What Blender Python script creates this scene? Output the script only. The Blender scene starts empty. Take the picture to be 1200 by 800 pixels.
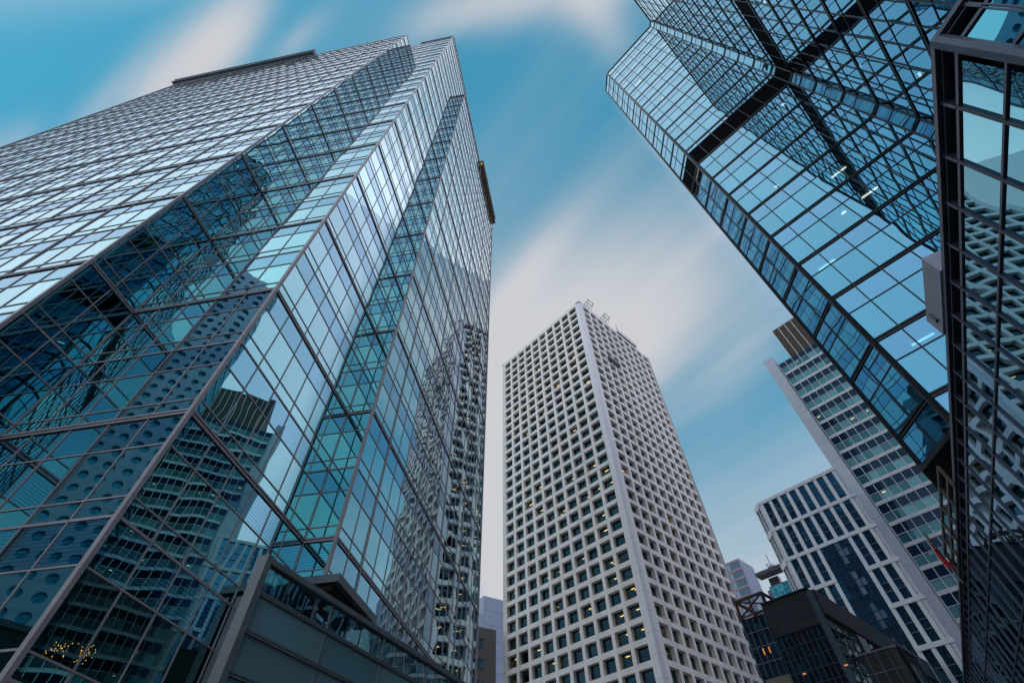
import bpy, math, random
import numpy as np
from mathutils import Vector
random.seed(7)
S = bpy.context.scene
D2R = math.radians

# ------------------------------------------------------------------ camera
PX, PY, FPX = 600.0, 400.0, 553.0
u_ = np.array([588 - PX, -38 - PY, FPX]); u_ /= np.linalg.norm(u_)
F_ = np.array([0, 0, 1.]) - u_[2] * u_; F_ /= np.linalg.norm(F_)
R_ = np.cross(u_, F_)
if R_[0] < 0: R_ = -R_
EYE = 1.7
def ray(x, y):
    d = np.array([x - PX, y - PY, FPX]); return d @ R_, d @ F_, d @ u_
def az(x, y):
    a = ray(x, y); return math.degrees(math.atan2(a[0], a[1]))
def te(x, y):
    a = ray(x, y); return a[2] / math.hypot(a[0], a[1])
def proj(p):
    c = p[0] * R_ + p[1] * F_ + (p[2] - EYE) * u_
    return (PX + FPX * c[0] / c[2], PY + FPX * c[1] / c[2]) if c[2] > .05 else None
cam = bpy.data.objects.new('camera', bpy.data.cameras.new('camera'))
S.collection.objects.link(cam); S.camera = cam
from mathutils import Matrix
m = Matrix(((R_[0], -R_[1], -R_[2], 0), (F_[0], -F_[1], -F_[2], 0), (u_[0], -u_[1], -u_[2], EYE), (0, 0, 0, 1)))
cam.matrix_world = m
cam.data.sensor_width = 36; cam.data.lens = 36 * FPX / 1200
cam.data.clip_start = .1; cam.data.clip_end = 6000

# ------------------------------------------------------------------ world
SUN_AZ, SUN_EL = 238, 42
W = bpy.data.worlds.new('World'); S.world = W; W.use_nodes = True
nt = W.node_tree; nt.nodes.clear()
def N(tree, t, **k):
    n = tree.nodes.new(t)
    for a, b in k.items():
        if a == 'ins':
            for i, v in b.items(): n.inputs[i].default_value = v
        else: setattr(n, a, b)
    return n
def mth(tree, op, a, b=None, c=None, clamp=False):
    n = N(tree, 'ShaderNodeMath', operation=op, use_clamp=clamp)
    for i, v in enumerate((a, b, c)):
        if v is None: continue
        if isinstance(v, (int, float)): n.inputs[i].default_value = v
        else: tree.links.new(v, n.inputs[i])
    return n.outputs[0]
def vmt(tree, op, a, b=None, scale=None):
    n = N(tree, 'ShaderNodeVectorMath', operation=op)
    for i, v in enumerate((a, b)):
        if v is None: continue
        if isinstance(v, (tuple, list)): n.inputs[i].default_value = v
        else: tree.links.new(v, n.inputs[i])
    if scale is not None:
        if isinstance(scale, (int, float)): n.inputs['Scale'].default_value = scale
        else: tree.links.new(scale, n.inputs['Scale'])
    return n.outputs['Value'] if op in ('DOT_PRODUCT', 'LENGTH', 'DISTANCE') else n.outputs[0]
def mixc(tree, f, a, b, blend='MIX'):
    n = N(tree, 'ShaderNodeMix', data_type='RGBA', blend_type=blend)
    for i, v in ((0, f), (6, a), (7, b)):
        if isinstance(v, (int, float)): n.inputs[i].default_value = v
        elif isinstance(v, (tuple, list)): n.inputs[i].default_value = (*v[:3], 1)
        else: tree.links.new(v, n.inputs[i])
    return n.outputs[2]
def smooth(tree, v, a, b):
    n = N(tree, 'ShaderNodeMapRange', interpolation_type='SMOOTHSTEP')
    tree.links.new(v, n.inputs[0]); n.inputs[1].default_value = a; n.inputs[2].default_value = b
    return n.outputs[0]
tc = N(nt, 'ShaderNodeTexCoord')
sky = N(nt, 'ShaderNodeTexSky', sky_type='NISHITA', sun_disc=False)
sky.sun_elevation = D2R(SUN_EL); sky.sun_rotation = D2R(SUN_AZ)
sky.air_density = 1.0; sky.dust_density = .6; sky.ozone_density = 2.2
dirv = tc.outputs['Generated']
sep = N(nt, 'ShaderNodeSeparateXYZ'); nt.links.new(dirv, sep.inputs[0])
X, Y, Z = sep.outputs
zc = mth(nt, 'MAXIMUM', Z, .02)
zd = mth(nt, 'ADD', zc, .12)
cx = mth(nt, 'DIVIDE', X, zd); cy = mth(nt, 'DIVIDE', Y, zd)
def plane(x, y):          # picture pixel -> cloud-sheet coordinates
    a = np.array(ray(x, y)); a /= np.linalg.norm(a); return a[0] / (a[2] + .12), a[1] / (a[2] + .12)
# wind direction of the streaks
p0 = np.array(plane(700, 200)); p1 = np.array(plane(660, 420))
sa = D2R(-22)             # long-exposure streaks run along this plan direction
cmb = N(nt, 'ShaderNodeCombineXYZ'); nt.links.new(cx, cmb.inputs[0]); nt.links.new(cy, cmb.inputs[1])
rot = N(nt, 'ShaderNodeVectorRotate', rotation_type='Z_AXIS'); nt.links.new(cmb.outputs[0], rot.inputs[0])
rot.inputs['Angle'].default_value = D2R(140)
def cloudnoise(scale, sx, sy, off, detail=3):
    mp = N(nt, 'ShaderNodeMapping'); nt.links.new(rot.outputs[0], mp.inputs[0])
    mp.inputs['Scale'].default_value = (sx, sy, 1); mp.inputs['Location'].default_value = (off, off * .7, off)
    n = N(nt, 'ShaderNodeTexNoise', noise_dimensions='3D'); nt.links.new(mp.outputs[0], n.inputs['Vector'])
    n.inputs['Scale'].default_value = scale; n.inputs['Detail'].default_value = detail; n.inputs['Roughness'].default_value = .45
    return n.outputs[0]
def blob(px, py, r, amp, stretch=1.0, ang=0.0):
    bx, by = plane(px, py)
    mp = N(nt, 'ShaderNodeMapping', vector_type='TEXTURE'); nt.links.new(cmb.outputs[0], mp.inputs[0])
    mp.inputs['Location'].default_value = (bx, by, 0); mp.inputs['Rotation'].default_value = (0, 0, D2R(ang))
    mp.inputs['Scale'].default_value = (r, r * stretch, 1)
    l = vmt(nt, 'LENGTH', mp.outputs[0])
    return mth(nt, 'MULTIPLY', mth(nt, 'SUBTRACT', 1, smooth(nt, l, 0.0, 1.0)), amp)
# (px, py, length in px along the streak, width, angle of the streak in the picture, amount)
def blob2(px, py, ln, wd, ang, amp):
    c = np.array(plane(px, py)); a = math.radians(ang)
    ex = (np.array(plane(px + 4 * math.cos(a), py - 4 * math.sin(a))) - np.array(plane(px - 4 * math.cos(a), py + 4 * math.sin(a)))) / 8
    ey = (np.array(plane(px - 4 * math.sin(a), py - 4 * math.cos(a))) - np.array(plane(px + 4 * math.sin(a), py + 4 * math.cos(a)))) / 8
    d = vmt(nt, 'SUBTRACT', cmb.outputs[0], (c[0], c[1], 0))
    Mi = np.linalg.inv(np.array([ex * ln, ey * wd]).T)
    q1 = vmt(nt, 'DOT_PRODUCT', d, (Mi[0, 0], Mi[0, 1], 0)); q2 = vmt(nt, 'DOT_PRODUCT', d, (Mi[1, 0], Mi[1, 1], 0))
    q = mth(nt, 'ADD', mth(nt, 'MULTIPLY', q1, q1), mth(nt, 'MULTIPLY', q2, q2))
    return mth(nt, 'MULTIPLY', mth(nt, 'EXPONENT', mth(nt, 'MULTIPLY', q, -1.0)), amp)
blobs = [(645, 430, 190, 115, 40, .85), (780, 370, 120, 45, 48, .34), (600, 610, 110, 170, 0, .75), (880, 410, 130, 45, 55, .30),
         (205, 95, 110, 42, 46, .90), (270, 35, 70, 32, 55, .42), (100, 140, 90, 18, 50, .26), (5, 180, 70, 34, 40, .55), (345, 50, 50, 16, 45, .34),
         (640, -15, 150, 46, 15, .72), (705, 25, 60, 30, -60, .38), (540, 15, 80, 26, 20, .26), (610, 330, 90, 22, 52, .3)]
acc = None
for b in blobs:
    v = blob2(*b); acc = v if acc is None else mth(nt, 'ADD', acc, v)
n1 = cloudnoise(1.6, 1, .38, 3.1); n2 = cloudnoise(5.5, 1.3, .10, 9.3, 4)
nz = mth(nt, 'ADD', mth(nt, 'MULTIPLY', mth(nt, 'SUBTRACT', n1, .5), .45), mth(nt, 'MULTIPLY', mth(nt, 'SUBTRACT', n2, .5), .75))
front = mth(nt, 'ADD', acc, nz)
# invented bright sky behind the photographer and to the right; paler sky towards the horizon
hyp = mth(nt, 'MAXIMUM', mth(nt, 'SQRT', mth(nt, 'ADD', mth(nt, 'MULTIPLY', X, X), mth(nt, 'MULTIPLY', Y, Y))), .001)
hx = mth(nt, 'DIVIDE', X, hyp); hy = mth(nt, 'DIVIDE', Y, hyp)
# made-up bright and dim sky sectors by compass direction, out of view, shaping reflections
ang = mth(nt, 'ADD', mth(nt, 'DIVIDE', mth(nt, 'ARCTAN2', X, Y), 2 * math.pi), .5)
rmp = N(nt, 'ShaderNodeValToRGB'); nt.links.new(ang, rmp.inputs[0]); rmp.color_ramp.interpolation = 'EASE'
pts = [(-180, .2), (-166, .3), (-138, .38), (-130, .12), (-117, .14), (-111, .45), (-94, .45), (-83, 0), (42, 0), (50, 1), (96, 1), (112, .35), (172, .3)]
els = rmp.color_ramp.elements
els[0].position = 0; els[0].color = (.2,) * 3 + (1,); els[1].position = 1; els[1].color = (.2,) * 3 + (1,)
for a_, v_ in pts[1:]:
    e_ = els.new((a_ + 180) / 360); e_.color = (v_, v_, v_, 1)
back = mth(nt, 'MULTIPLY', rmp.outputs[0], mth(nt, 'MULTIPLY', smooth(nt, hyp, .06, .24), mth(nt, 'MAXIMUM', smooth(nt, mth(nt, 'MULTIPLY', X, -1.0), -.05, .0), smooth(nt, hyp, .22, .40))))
hor = mth(nt, 'MULTIPLY', mth(nt, 'SUBTRACT', 1, smooth(nt, Z, .22, .72)), .85)
mask = mth(nt, 'ADD', smooth(nt, front, -.1, 1.05), hor, clamp=True)
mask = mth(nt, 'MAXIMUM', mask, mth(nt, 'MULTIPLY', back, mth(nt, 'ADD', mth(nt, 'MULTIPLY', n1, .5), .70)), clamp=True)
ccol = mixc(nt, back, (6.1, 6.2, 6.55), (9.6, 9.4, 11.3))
blue = mixc(nt, 1.0, sky.outputs[0], (1.0, 1.0, 1.0), 'MULTIPLY')
TINT = nt.nodes[-1]; TINT.inputs[7].default_value = (.58, 2.05, 1.95, 1)
blue = mixc(nt, .7, blue, (.50, 3.1, 4.8))
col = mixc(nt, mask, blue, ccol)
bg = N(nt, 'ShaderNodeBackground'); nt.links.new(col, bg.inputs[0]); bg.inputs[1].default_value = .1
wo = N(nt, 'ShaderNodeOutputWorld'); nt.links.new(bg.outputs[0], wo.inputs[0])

sun = bpy.data.objects.new('sun', bpy.data.lights.new('sun', 'SUN')); S.collection.objects.link(sun)
sun.data.energy = 1.5; sun.data.angle = D2R(150); sun.data.color = (1, .93, .85)
sv = Vector((math.sin(D2R(SUN_AZ)) * math.cos(D2R(SUN_EL)), math.cos(D2R(SUN_AZ)) * math.cos(D2R(SUN_EL)), math.sin(D2R(SUN_EL))))
sun.rotation_euler = sv.to_track_quat('Z', 'Y').to_euler()
S.view_settings.view_transform = 'Standard'; S.view_settings.look = 'None'
S.view_settings.exposure = 0.0; S.view_settings.gamma = 1
S.view_settings.use_curve_mapping = False
S.render.engine = 'CYCLES'
cy_ = S.cycles
cy_.max_bounces = 10; cy_.glossy_bounces = 6; cy_.diffuse_bounces = 2; cy_.transparent_max_bounces = 14
cy_.transmission_bounces = 4; cy_.use_denoising = True; cy_.caustics_reflective = False; cy_.caustics_refractive = False

# ------------------------------------------------------------------ materials
def newmat(name):
    mt = bpy.data.materials.new(name); mt.use_nodes = True; mt.node_tree.nodes.clear(); return mt, mt.node_tree
def solid(name, col, rough=.6, metal=0.0, var=.12, scale=1.2, streak=False, spec=.5, joint=None):
    mt, t = newmat(name)
    g = N(t, 'ShaderNodeNewGeometry'); mp = N(t, 'ShaderNodeMapping'); t.links.new(g.outputs['Position'], mp.inputs[0])
    mp.inputs['Scale'].default_value = (1, 1, .12 if streak else 1)
    n = N(t, 'ShaderNodeTexNoise', ins={'Scale': scale, 'Detail': 5.0, 'Roughness': .6}); t.links.new(mp.outputs[0], n.inputs['Vector'])
    f = smooth(t, n.outputs[0], .3, .7)
    c = mixc(t, f, tuple(x * (1 - var) for x in col), tuple(min(1, x * (1 + var)) for x in col))
    if joint:
        sp = N(t, 'ShaderNodeSeparateXYZ'); t.links.new(g.outputs['Position'], sp.inputs[0])
        fr = mth(t, 'FRACT', mth(t, 'DIVIDE', sp.outputs[2], joint))
        c = mixc(t, mth(t, 'MULTIPLY', mth(t, 'LESS_THAN', fr, .05 / joint), .55), c, (.02, .02, .02))
    p = N(t, 'ShaderNodeBsdfPrincipled', ins={'Roughness': rough, 'Metallic': metal, 'Specular IOR Level': spec})
    t.links.new(c, p.inputs['Base Color'])
    r2 = mth(t, 'ADD', mth(t, 'MULTIPLY', n.outputs[0], .2), rough - .1); t.links.new(r2, p.inputs['Roughness'])
    o = N(t, 'ShaderNodeOutputMaterial'); t.links.new(p.outputs[0], o.inputs[0]); return mt
def glass(name, F0, trans, p=2.0, wave=.03, tilt=.006, wscale=.35, stripes=None, rough=0.0, vary=.1, top=(1, 1, 1), blind=None):
    """architectural glazing: tinted mirror layer that strengthens towards grazing angles + tinted see-through"""
    mt, t = newmat(name)
    g = N(t, 'ShaderNodeNewGeometry'); oi = N(t, 'ShaderNodeObjectInfo')
    rnd = mth(t, 'FRACT', mth(t, 'ADD', mth(t, 'MULTIPLY', g.outputs['Random Per Island'], 7.31), mth(t, 'MULTIPLY', oi.outputs['Random'], 13.7)))
    wn = N(t, 'ShaderNodeTexWhiteNoise', noise_dimensions='1D'); t.links.new(rnd, wn.inputs['W'])
    off = vmt(t, 'SCALE', wn.outputs['Color'], scale=40.0)
    pos = vmt(t, 'ADD', g.outputs['Position'], off)
    no = N(t, 'ShaderNodeTexNoise', ins={'Scale': wscale, 'Detail': 1.5, 'Roughness': .5}); t.links.new(pos, no.inputs['Vector'])
    d1 = vmt(t, 'SCALE', vmt(t, 'SUBTRACT', no.outputs['Color'], (.5, .5, .5)), scale=wave)
    d2 = vmt(t, 'SCALE', vmt(t, 'SUBTRACT', wn.outputs['Color'], (.5, .5, .5)), scale=tilt)
    nrm = vmt(t, 'NORMALIZE', vmt(t, 'ADD', vmt(t, 'ADD', g.outputs['Normal'], d1), d2))
    cs = mth(t, 'ABSOLUTE', vmt(t, 'DOT_PRODUCT', g.outputs['Normal'], g.outputs['Incoming']))
    fr = mth(t, 'POWER', mth(t, 'SUBTRACT', 1, cs), p)
    rc0 = mixc(t, fr, F0, top)
    rcr = mixc(t, mth(t, 'POWER', fr, 1.3), F0, top)          # the coating suppresses red a little longer
    s1 = N(t, 'ShaderNodeSeparateXYZ'); t.links.new(rc0, s1.inputs[0]); s2 = N(t, 'ShaderNodeSeparateXYZ'); t.links.new(rcr, s2.inputs[0])
    cb = N(t, 'ShaderNodeCombineXYZ'); t.links.new(s2.outputs[0], cb.inputs[0]); t.links.new(s1.outputs[1], cb.inputs[1]); t.links.new(s1.outputs[2], cb.inputs[2])
    rc = cb.outputs[0]
    vv = mth(t, 'ADD', 1 - vary, mth(t, 'MULTIPLY', wn.outputs['Value'], vary))
    if stripes:
        sp = N(t, 'ShaderNodeSeparateXYZ'); t.links.new(g.outputs['Position'], sp.inputs[0])
        f2 = mth(t, 'FRACT', mth(t, 'DIVIDE', sp.outputs[2], stripes[0]))
        vv = mth(t, 'MULTIPLY', vv, mth(t, 'SUBTRACT', 1, mth(t, 'MULTIPLY', mth(t, 'GREATER_THAN', f2, .5), stripes[1])))
    rc = vmt(t, 'SCALE', rc, scale=vv)
    gl = N(t, 'ShaderNodeBsdfGlossy', ins={'Roughness': rough}); t.links.new(rc, gl.inputs['Color']); t.links.new(nrm, gl.inputs['Normal'])
    ad = N(t, 'ShaderNodeAddShader'); t.links.new(gl.outputs[0], ad.inputs[0])
    k = mth(t, 'MULTIPLY', mth(t, 'SUBTRACT', 1, fr), .95)
    if blind:
        tr = N(t, 'ShaderNodeBsdfDiffuse'); base = mixc(t, wn.outputs['Value'], blind[0], blind[1])
        t.links.new(vmt(t, 'SCALE', base, scale=k), tr.inputs[0])
    else:
        tr = N(t, 'ShaderNodeBsdfTransparent')
        t.links.new(vmt(t, 'SCALE', tuple(trans), scale=k), tr.inputs[0])
    t.links.new(tr.outputs[0], ad.inputs[1])
    o = N(t, 'ShaderNodeOutputMaterial'); t.links.new(ad.outputs[0], o.inputs[0]); return mt
def lamp(name, col, s):
    mt, t = newmat(name); e = N(t, 'ShaderNodeEmission', ins={'Color': (*col, 1), 'Strength': s})
    o = N(t, 'ShaderNodeOutputMaterial'); t.links.new(e.outputs[0], o.inputs[0]); return mt

M = {}
M['glassL'] = glass('left tower glass', (.12, .39, .42), (.02, .14, .15), p=1.7, top=(.94, .93, 1.0), wave=.020, tilt=.006)
M['spandL'] = glass('left tower louvred spandrel', (.10, .36, .46), (.01, .07, .08), p=1.7, top=(.80, .83, 1.0), wave=.020, tilt=.006, stripes=(.13, .32))
M['frameL'] = solid('left tower bronze grey frame', (.37, .345, .39), .4, .2, .1)
M['darkL'] = solid('left tower dark gasket', (.02, .025, .03), .5, .2)
M['glassR'] = glass('right tower glass', (.12, .31, .45), (.13, .15, .15), p=2.2, top=(.9, .95, 1.0), wave=.022, tilt=.004)
M['glassRs'] = glass('right tower spandrel glass', (.14, .30, .47), (.03, .09, .12), p=2.2, top=(.9, .93, 1.0), wave=.022, tilt=.004)
M['frameR'] = solid('right tower dark frame', (.022, .022, .03), .35, .6, .1)
M['belt'] = solid('black louvre belt', (.008, .007, .011), .9, spec=.05)
M['glassN'] = glass('near building glass', (.05, .29, .37), (.04, .12, .14), p=1.8, top=(.72, .80, 1.0), wave=.034, tilt=.010, wscale=.4)
M['frameN'] = solid('near building blue grey aluminium', (.085, .10, .15), .4, .3, .12)
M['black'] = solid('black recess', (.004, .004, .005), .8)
M['conc'] = solid('pale concrete', (.82, .775, .77), .8, 0, .10, .35, streak=True)
M['concp'] = solid('pale concrete pillar', (.82, .78, .86), .75, 0, .06, .5, streak=True, joint=3.6)
M['glassC'] = glass('centre tower window glass', (.008, .022, .035), (.22, .27, .28), p=3.6, wave=.03, tilt=.02)
M['inner'] = solid('interior ceiling', (.35, .42, .45), .9)
M['innerd'] = solid('interior core', (.10, .15, .17), .9)
M['innerC'] = solid('office interior', (.13, .11, .09), .9)
M['steel'] = solid('grey steel', (.16, .17, .20), .45, .5)
M['gold'] = solid('gold cladding', (.62, .38, .08), .4, .3)
M['lampw'] = lamp('warm lamp', (1.0, .62, .18), 2.4)
M['lampc'] = lamp('cool lamp', (1.0, .94, .82), 6)
M['lampo'] = lamp('orange lamp', (1.0, .36, .05), .7)
M['slabp'] = solid('slab tower pillar stone', (.60, .63, .74), .6, 0, .06, .5, joint=4.2)
M['slabw'] = solid('white aluminium', (.78, .76, .84), .5, 0, .05)
M['slabd'] = glass('slab navy spandrel', (.01, .02, .035), (0, 0, 0), p=6, top=(.4, .45, .55), blind=((.006, .012, .025), (.012, .022, .04)), wave=.01)
M['slabv'] = glass('slab window with blinds', (.03, .08, .10), (0, 0, 0), p=3.6, top=(.6, .68, .75), blind=((.03, .10, .12), (.20, .34, .35)), wave=.02, vary=.4)
M['brown'] = solid('brown louvres', (.17, .11, .095), .6, 0, .1)
M['strw'] = solid('white stone frame', (.82, .84, .93), .55, 0, .05, .6)
M['strg'] = glass('striped block glass', (.05, .13, .22), (0, 0, 0), p=2.2, blind=((.01, .03, .05), (.02, .05, .08)), wave=.05, tilt=.02)
M['blk'] = solid('black grid cladding', (.022, .025, .034), .45, .3)
M['blkg'] = glass('black block glass', (.05, .075, .10), (0, 0, 0), p=2.2, blind=((.006, .010, .016), (.018, .02, .024)), wave=.14, tilt=.04)
M['perf'] = None
M['rust'] = solid('red brown steel', (.07, .022, .02), .5, .2)
M['ppan'] = glass('podium panel', (.05, .09, .11), (0, 0, 0), p=2.2, blind=((.11, .22, .27), (.15, .27, .32)), rough=.12, vary=.15, wave=.02)
M['ppang'] = glass('podium top glazing', (.10, .17, .20), (.20, .28, .30), p=2.0, vary=.15, wave=.04)
M['pframe'] = solid('podium grey metal', (.17, .19, .21), .4, .4, .08)
M['ground'] = solid('plaza paving', (.22, .21, .20), .8, 0, .15, .4)
M['road'] = solid('asphalt', (.05, .05, .052), .85, 0, .15, .8)
M['beige'] = solid('beige brown stone', (.17, .15, .155), .7, 0, .08, .4)
M['bluew'] = solid('blue grey wall', (.30, .36, .50), .7, 0, .06, .3)
M['bggl'] = glass('distant window glass', (.05, .10, .14), (0, 0, 0), p=2.5, blind=((.02, .03, .045), (.04, .05, .07)))
M['pinkst'] = solid('pink stone band', (.42, .33, .38), .7)
M['bglassb'] = glass('distant blue glass', (.22, .32, .42), (0, 0, 0), p=2, blind=((.12, .20, .28), (.16, .25, .33)))
M['red'] = solid('red flag cloth', (.62, .01, .015), .8, 0, .1)
M['whitecl'] = solid('white emblem', (.8, .75, .75), .8)
M['sign'] = glass('turquoise glass screen', (.1, .4, .5), (0, 0, 0), p=2, blind=((.03, .30, .40), (.05, .42, .52)))
M['porthole'] = solid('pale blue aluminium cladding', (.44, .70, .88), .5, .1, .05, joint=3.3)
M['granite'] = solid('dark green granite', (.05, .075, .075), .5, 0, .1, joint=4.0)
M['cab'] = solid('pale cabinet paint', (.36, .38, .50), .5)
def perfmat():
    mt, t = newmat('perforated pale panel')
    g = N(t, 'ShaderNodeNewGeometry')
    vo = N(t, 'ShaderNodeTexVoronoi', ins={'Scale': 3.2, 'Randomness': .15}); t.links.new(g.outputs['Position'], vo.inputs['Vector'])
    f = mth(t, 'GREATER_THAN', vo.outputs['Distance'], .40)
    c = mixc(t, f, (.035, .045, .06), (.40, .44, .52))
    p = N(t, 'ShaderNodeBsdfPrincipled', ins={'Roughness': .5}); t.links.new(c, p.inputs['Base Color'])
    o = N(t, 'ShaderNodeOutputMaterial'); t.links.new(p.outputs[0], o.inputs[0]); return mt
M['perf'] = perfmat()

# ------------------------------------------------------------------ mesh helpers
class MB:
    def __init__(s): s.v = []; s.f = []
    def quad(s, a, b, c, d):
        i = len(s.v); s.v += [tuple(a), tuple(b), tuple(c), tuple(d)]; s.f.append((i, i + 1, i + 2, i + 3))
    def hexa(s, c):      # c: 8 corners, bottom 4 then top 4
        i = len(s.v); s.v += [tuple(x) for x in c]
        for q in ((3, 2, 1, 0), (4, 5, 6, 7), (0, 1, 5, 4), (1, 2, 6, 5), (2, 3, 7, 6), (3, 0, 4, 7)):
            s.f.append(tuple(i + k for k in q))
    def box(s, x0, x1, y0, y1, z0, z1):
        s.hexa([(x0, y0, z0), (x1, y0, z0), (x1, y1, z0), (x0, y1, z0), (x0, y0, z1), (x1, y0, z1), (x1, y1, z1), (x0, y1, z1)])
    def prism(s, poly, z0, z1):
        i = len(s.v); n = len(poly); s.v += [(p[0], p[1], z0) for p in poly] + [(p[0], p[1], z1) for p in poly]
        s.f.append(tuple(range(i + n - 1, i - 1, -1))); s.f.append(tuple(range(i + n, i + 2 * n)))
        for k in range(n): s.f.append((i + k, i + (k + 1) % n, i + n + (k + 1) % n, i + n + k))
    def bar(s, a, b, r):  # square bar between points
        a = Vector(a); b = Vector(b); d = (b - a).normalized(); h = Vector((0, 0, 1)) if abs(d.z) < .9 else Vector((1, 0, 0))
        x = d.cross(h).normalized() * r; y = d.cross(x).normalized() * r
        s.hexa([a - x - y, a + x - y, a + x + y, a - x + y, b - x - y, b + x - y, b + x + y, b - x + y])
    def build(s, name, mat, parent=None, smooth_=False):
        if not s.f: return None
        base = Vector(parent.location) if parent else Vector((0, 0, 0))
        if parent and parent.parent: base = Vector(parent.parent.location) + base
        me = bpy.data.meshes.new(name)
        me.from_pydata([(v[0] - base.x, v[1] - base.y, v[2] - base.z) for v in s.v], [], s.f)
        me.materials.append(mat); me.update()
        o = bpy.data.objects.new(name, me); S.collection.objects.link(o)
        if parent: o.parent = parent
        if smooth_:
            for p in me.polygons: p.use_smooth = True
        return o
def thing(name, label, cat, loc, group=None):
    o = bpy.data.objects.new(name, None); S.collection.objects.link(o); o.location = loc; o.empty_display_size = .5
    o['label'] = label; o['category'] = cat
    if group: o['group'] = group
    return o
def unit(a): return np.array([math.sin(D2R(a)), math.cos(D2R(a))])
class Face:
    """vertical facade: from P0 to P1 in plan; n = outward normal"""
    def __init__(s, P0, P1, side_point_outside=None, n=None):
        s.P = np.array(P0, float); e = np.array(P1, float) - s.P; s.L = float(np.linalg.norm(e)); s.e = e / s.L
        s.n = np.array([s.e[1], -s.e[0]])
        ref = np.array(n) if n is not None else -(s.P + e / 2)   # default: outward = towards the camera at the origin
        if s.n @ ref < 0: s.n = -s.n
    def pt(s, u, d, z):
        p = s.P + s.e * u + s.n * d; return (p[0], p[1], z)
    def box(s, mb, u0, u1, z0, z1, d0, d1):
        mb.hexa([s.pt(u0, d0, z0), s.pt(u1, d0, z0), s.pt(u1, d1, z0), s.pt(u0, d1, z0), s.pt(u0, d0, z1), s.pt(u1, d0, z1), s.pt(u1, d1, z1), s.pt(u0, d1, z1)])
    def pane(s, u0, u1, z0, z1, d):
        q = [s.pt(u0, d, z0), s.pt(u1, d, z0), s.pt(u1, d, z1), s.pt(u0, d, z1)]
        a = Vector(q[1]) - Vector(q[0]); b = Vector(q[2]) - Vector(q[0]); nn = a.cross(b)
        if nn.x * s.n[0] + nn.y * s.n[1] < 0: q = q[::-1]
        return q
def parea(q, nrm=None):
    pts = [proj(np.array(p)) for p in q]
    if any(p is None for p in pts): return 0
    c = np.mean([np.array(p) for p in pts], 0)
    if not (-10 < c[0] < 1210 and -10 < c[1] < 810): return 0
    if nrm is not None:
        w = np.mean(np.array([np.array(p) for p in q]), 0)
        if nrm[0] * w[0] + nrm[1] * w[1] > 0: return 0
    a = 0
    for i in range(len(pts)):
        x0, y0 = pts[i]; x1, y1 = pts[(i + 1) % len(pts)]; a += x0 * y1 - x1 * y0
    return abs(a) / 2
def put_panes(items, name, mat, parent, lim=100, hide=None):
    """items: (quad, normal).  the largest in the picture one by one, the rest as one part"""
    sc = []
    for q, n in items:
        a = parea(q, n)
        if a and hide:
            c = proj(np.mean(np.array(q), 0))
            if hide(*c): a = 0
        sc.append(a)
    order = sorted(range(len(items)), key=lambda i: -sc[i])
    if len(items) <= lim: lim = len(items)
    one = [i for i in order[:lim] if sc[i] > 0]; rest = [i for i in order if i not in set(one)]
    for i in one:
        mb = MB(); mb.quad(*items[i][0]); mb.build(name, mat, parent)
    if rest:
        mb = MB()
        for i in rest: mb.quad(*items[i][0])
        o = mb.build(name, mat, parent); o['kind'] = 'stuff'
def put_lamps(boxes, name, mat, parent, lim=60, hide=None):
    sc = []
    for c8 in boxes:
        a = parea(c8[:4]); c = proj(np.mean(np.array(c8), 0))
        if a and hide and hide(*c): a = 0
        sc.append(a)
    order = sorted(range(len(boxes)), key=lambda i: -sc[i]); k = 0; mbr = MB(); nr = 0
    for i in order:
        if k < lim and sc[i] > 0:
            mb = MB(); mb.hexa(boxes[i]); mb.build(name, mat, parent); k += 1
        else: mbr.hexa(boxes[i]); nr += 1
    if nr:
        o = mbr.build(name, mat, parent); o['kind'] = 'stuff'
def boxc(F, u0, u1, z0, z1, d0, d1):
    mb = MB(); F.box(mb, u0, u1, z0, z1, d0, d1); return mb.v
def inset(poly, d):
    """inset a plan polygon (any orientation) by d"""
    n = len(poly); A = sum(poly[i][0] * poly[(i + 1) % n][1] - poly[(i + 1) % n][0] * poly[i][1] for i in range(n))
    sg = 1 if A > 0 else -1; out = []
    for i in range(n):
        p0, p1, p2 = (np.array(poly[(i + k) % n], float) for k in (-1, 0, 1))
        e1 = (p1 - p0) / np.linalg.norm(p1 - p0); e2 = (p2 - p1) / np.linalg.norm(p2 - p1)
        n1 = np.array([-e1[1], e1[0]]) * sg; n2 = np.array([-e2[1], e2[0]]) * sg
        k = 1 + n1 @ n2
        out.append(p1 + (n1 + n2) * d / max(k, .15))
    return [tuple(p) for p in out]
def P_(a, r): return unit(a) * r

# ------------------------------------------------------------------ ground
mb = MB(); mb.quad((-2500, -2500, 0), (2500, -2500, 0), (2500, 2500, 0), (-2500, 2500, 0))
o = mb.build('ground', M['ground']); o['kind'] = 'structure'
mb = MB(); a0 = P_(18, 5) ; dd = unit(9); nn = unit(99)
A = dd * -150 + nn * -5.5; B = dd * 220 + nn * -5.5; C = dd * 220 + nn * 2.5; Dq = dd * -150 + nn * 2.5
mb.quad((*A, .004), (*Dq, .004), (*C, .004), (*B, .004)); o = mb.build('road', M['road']); o['kind'] = 'structure'
if (o.data.polygons[0].normal.z < 0): o.data.flip_normals()

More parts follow.
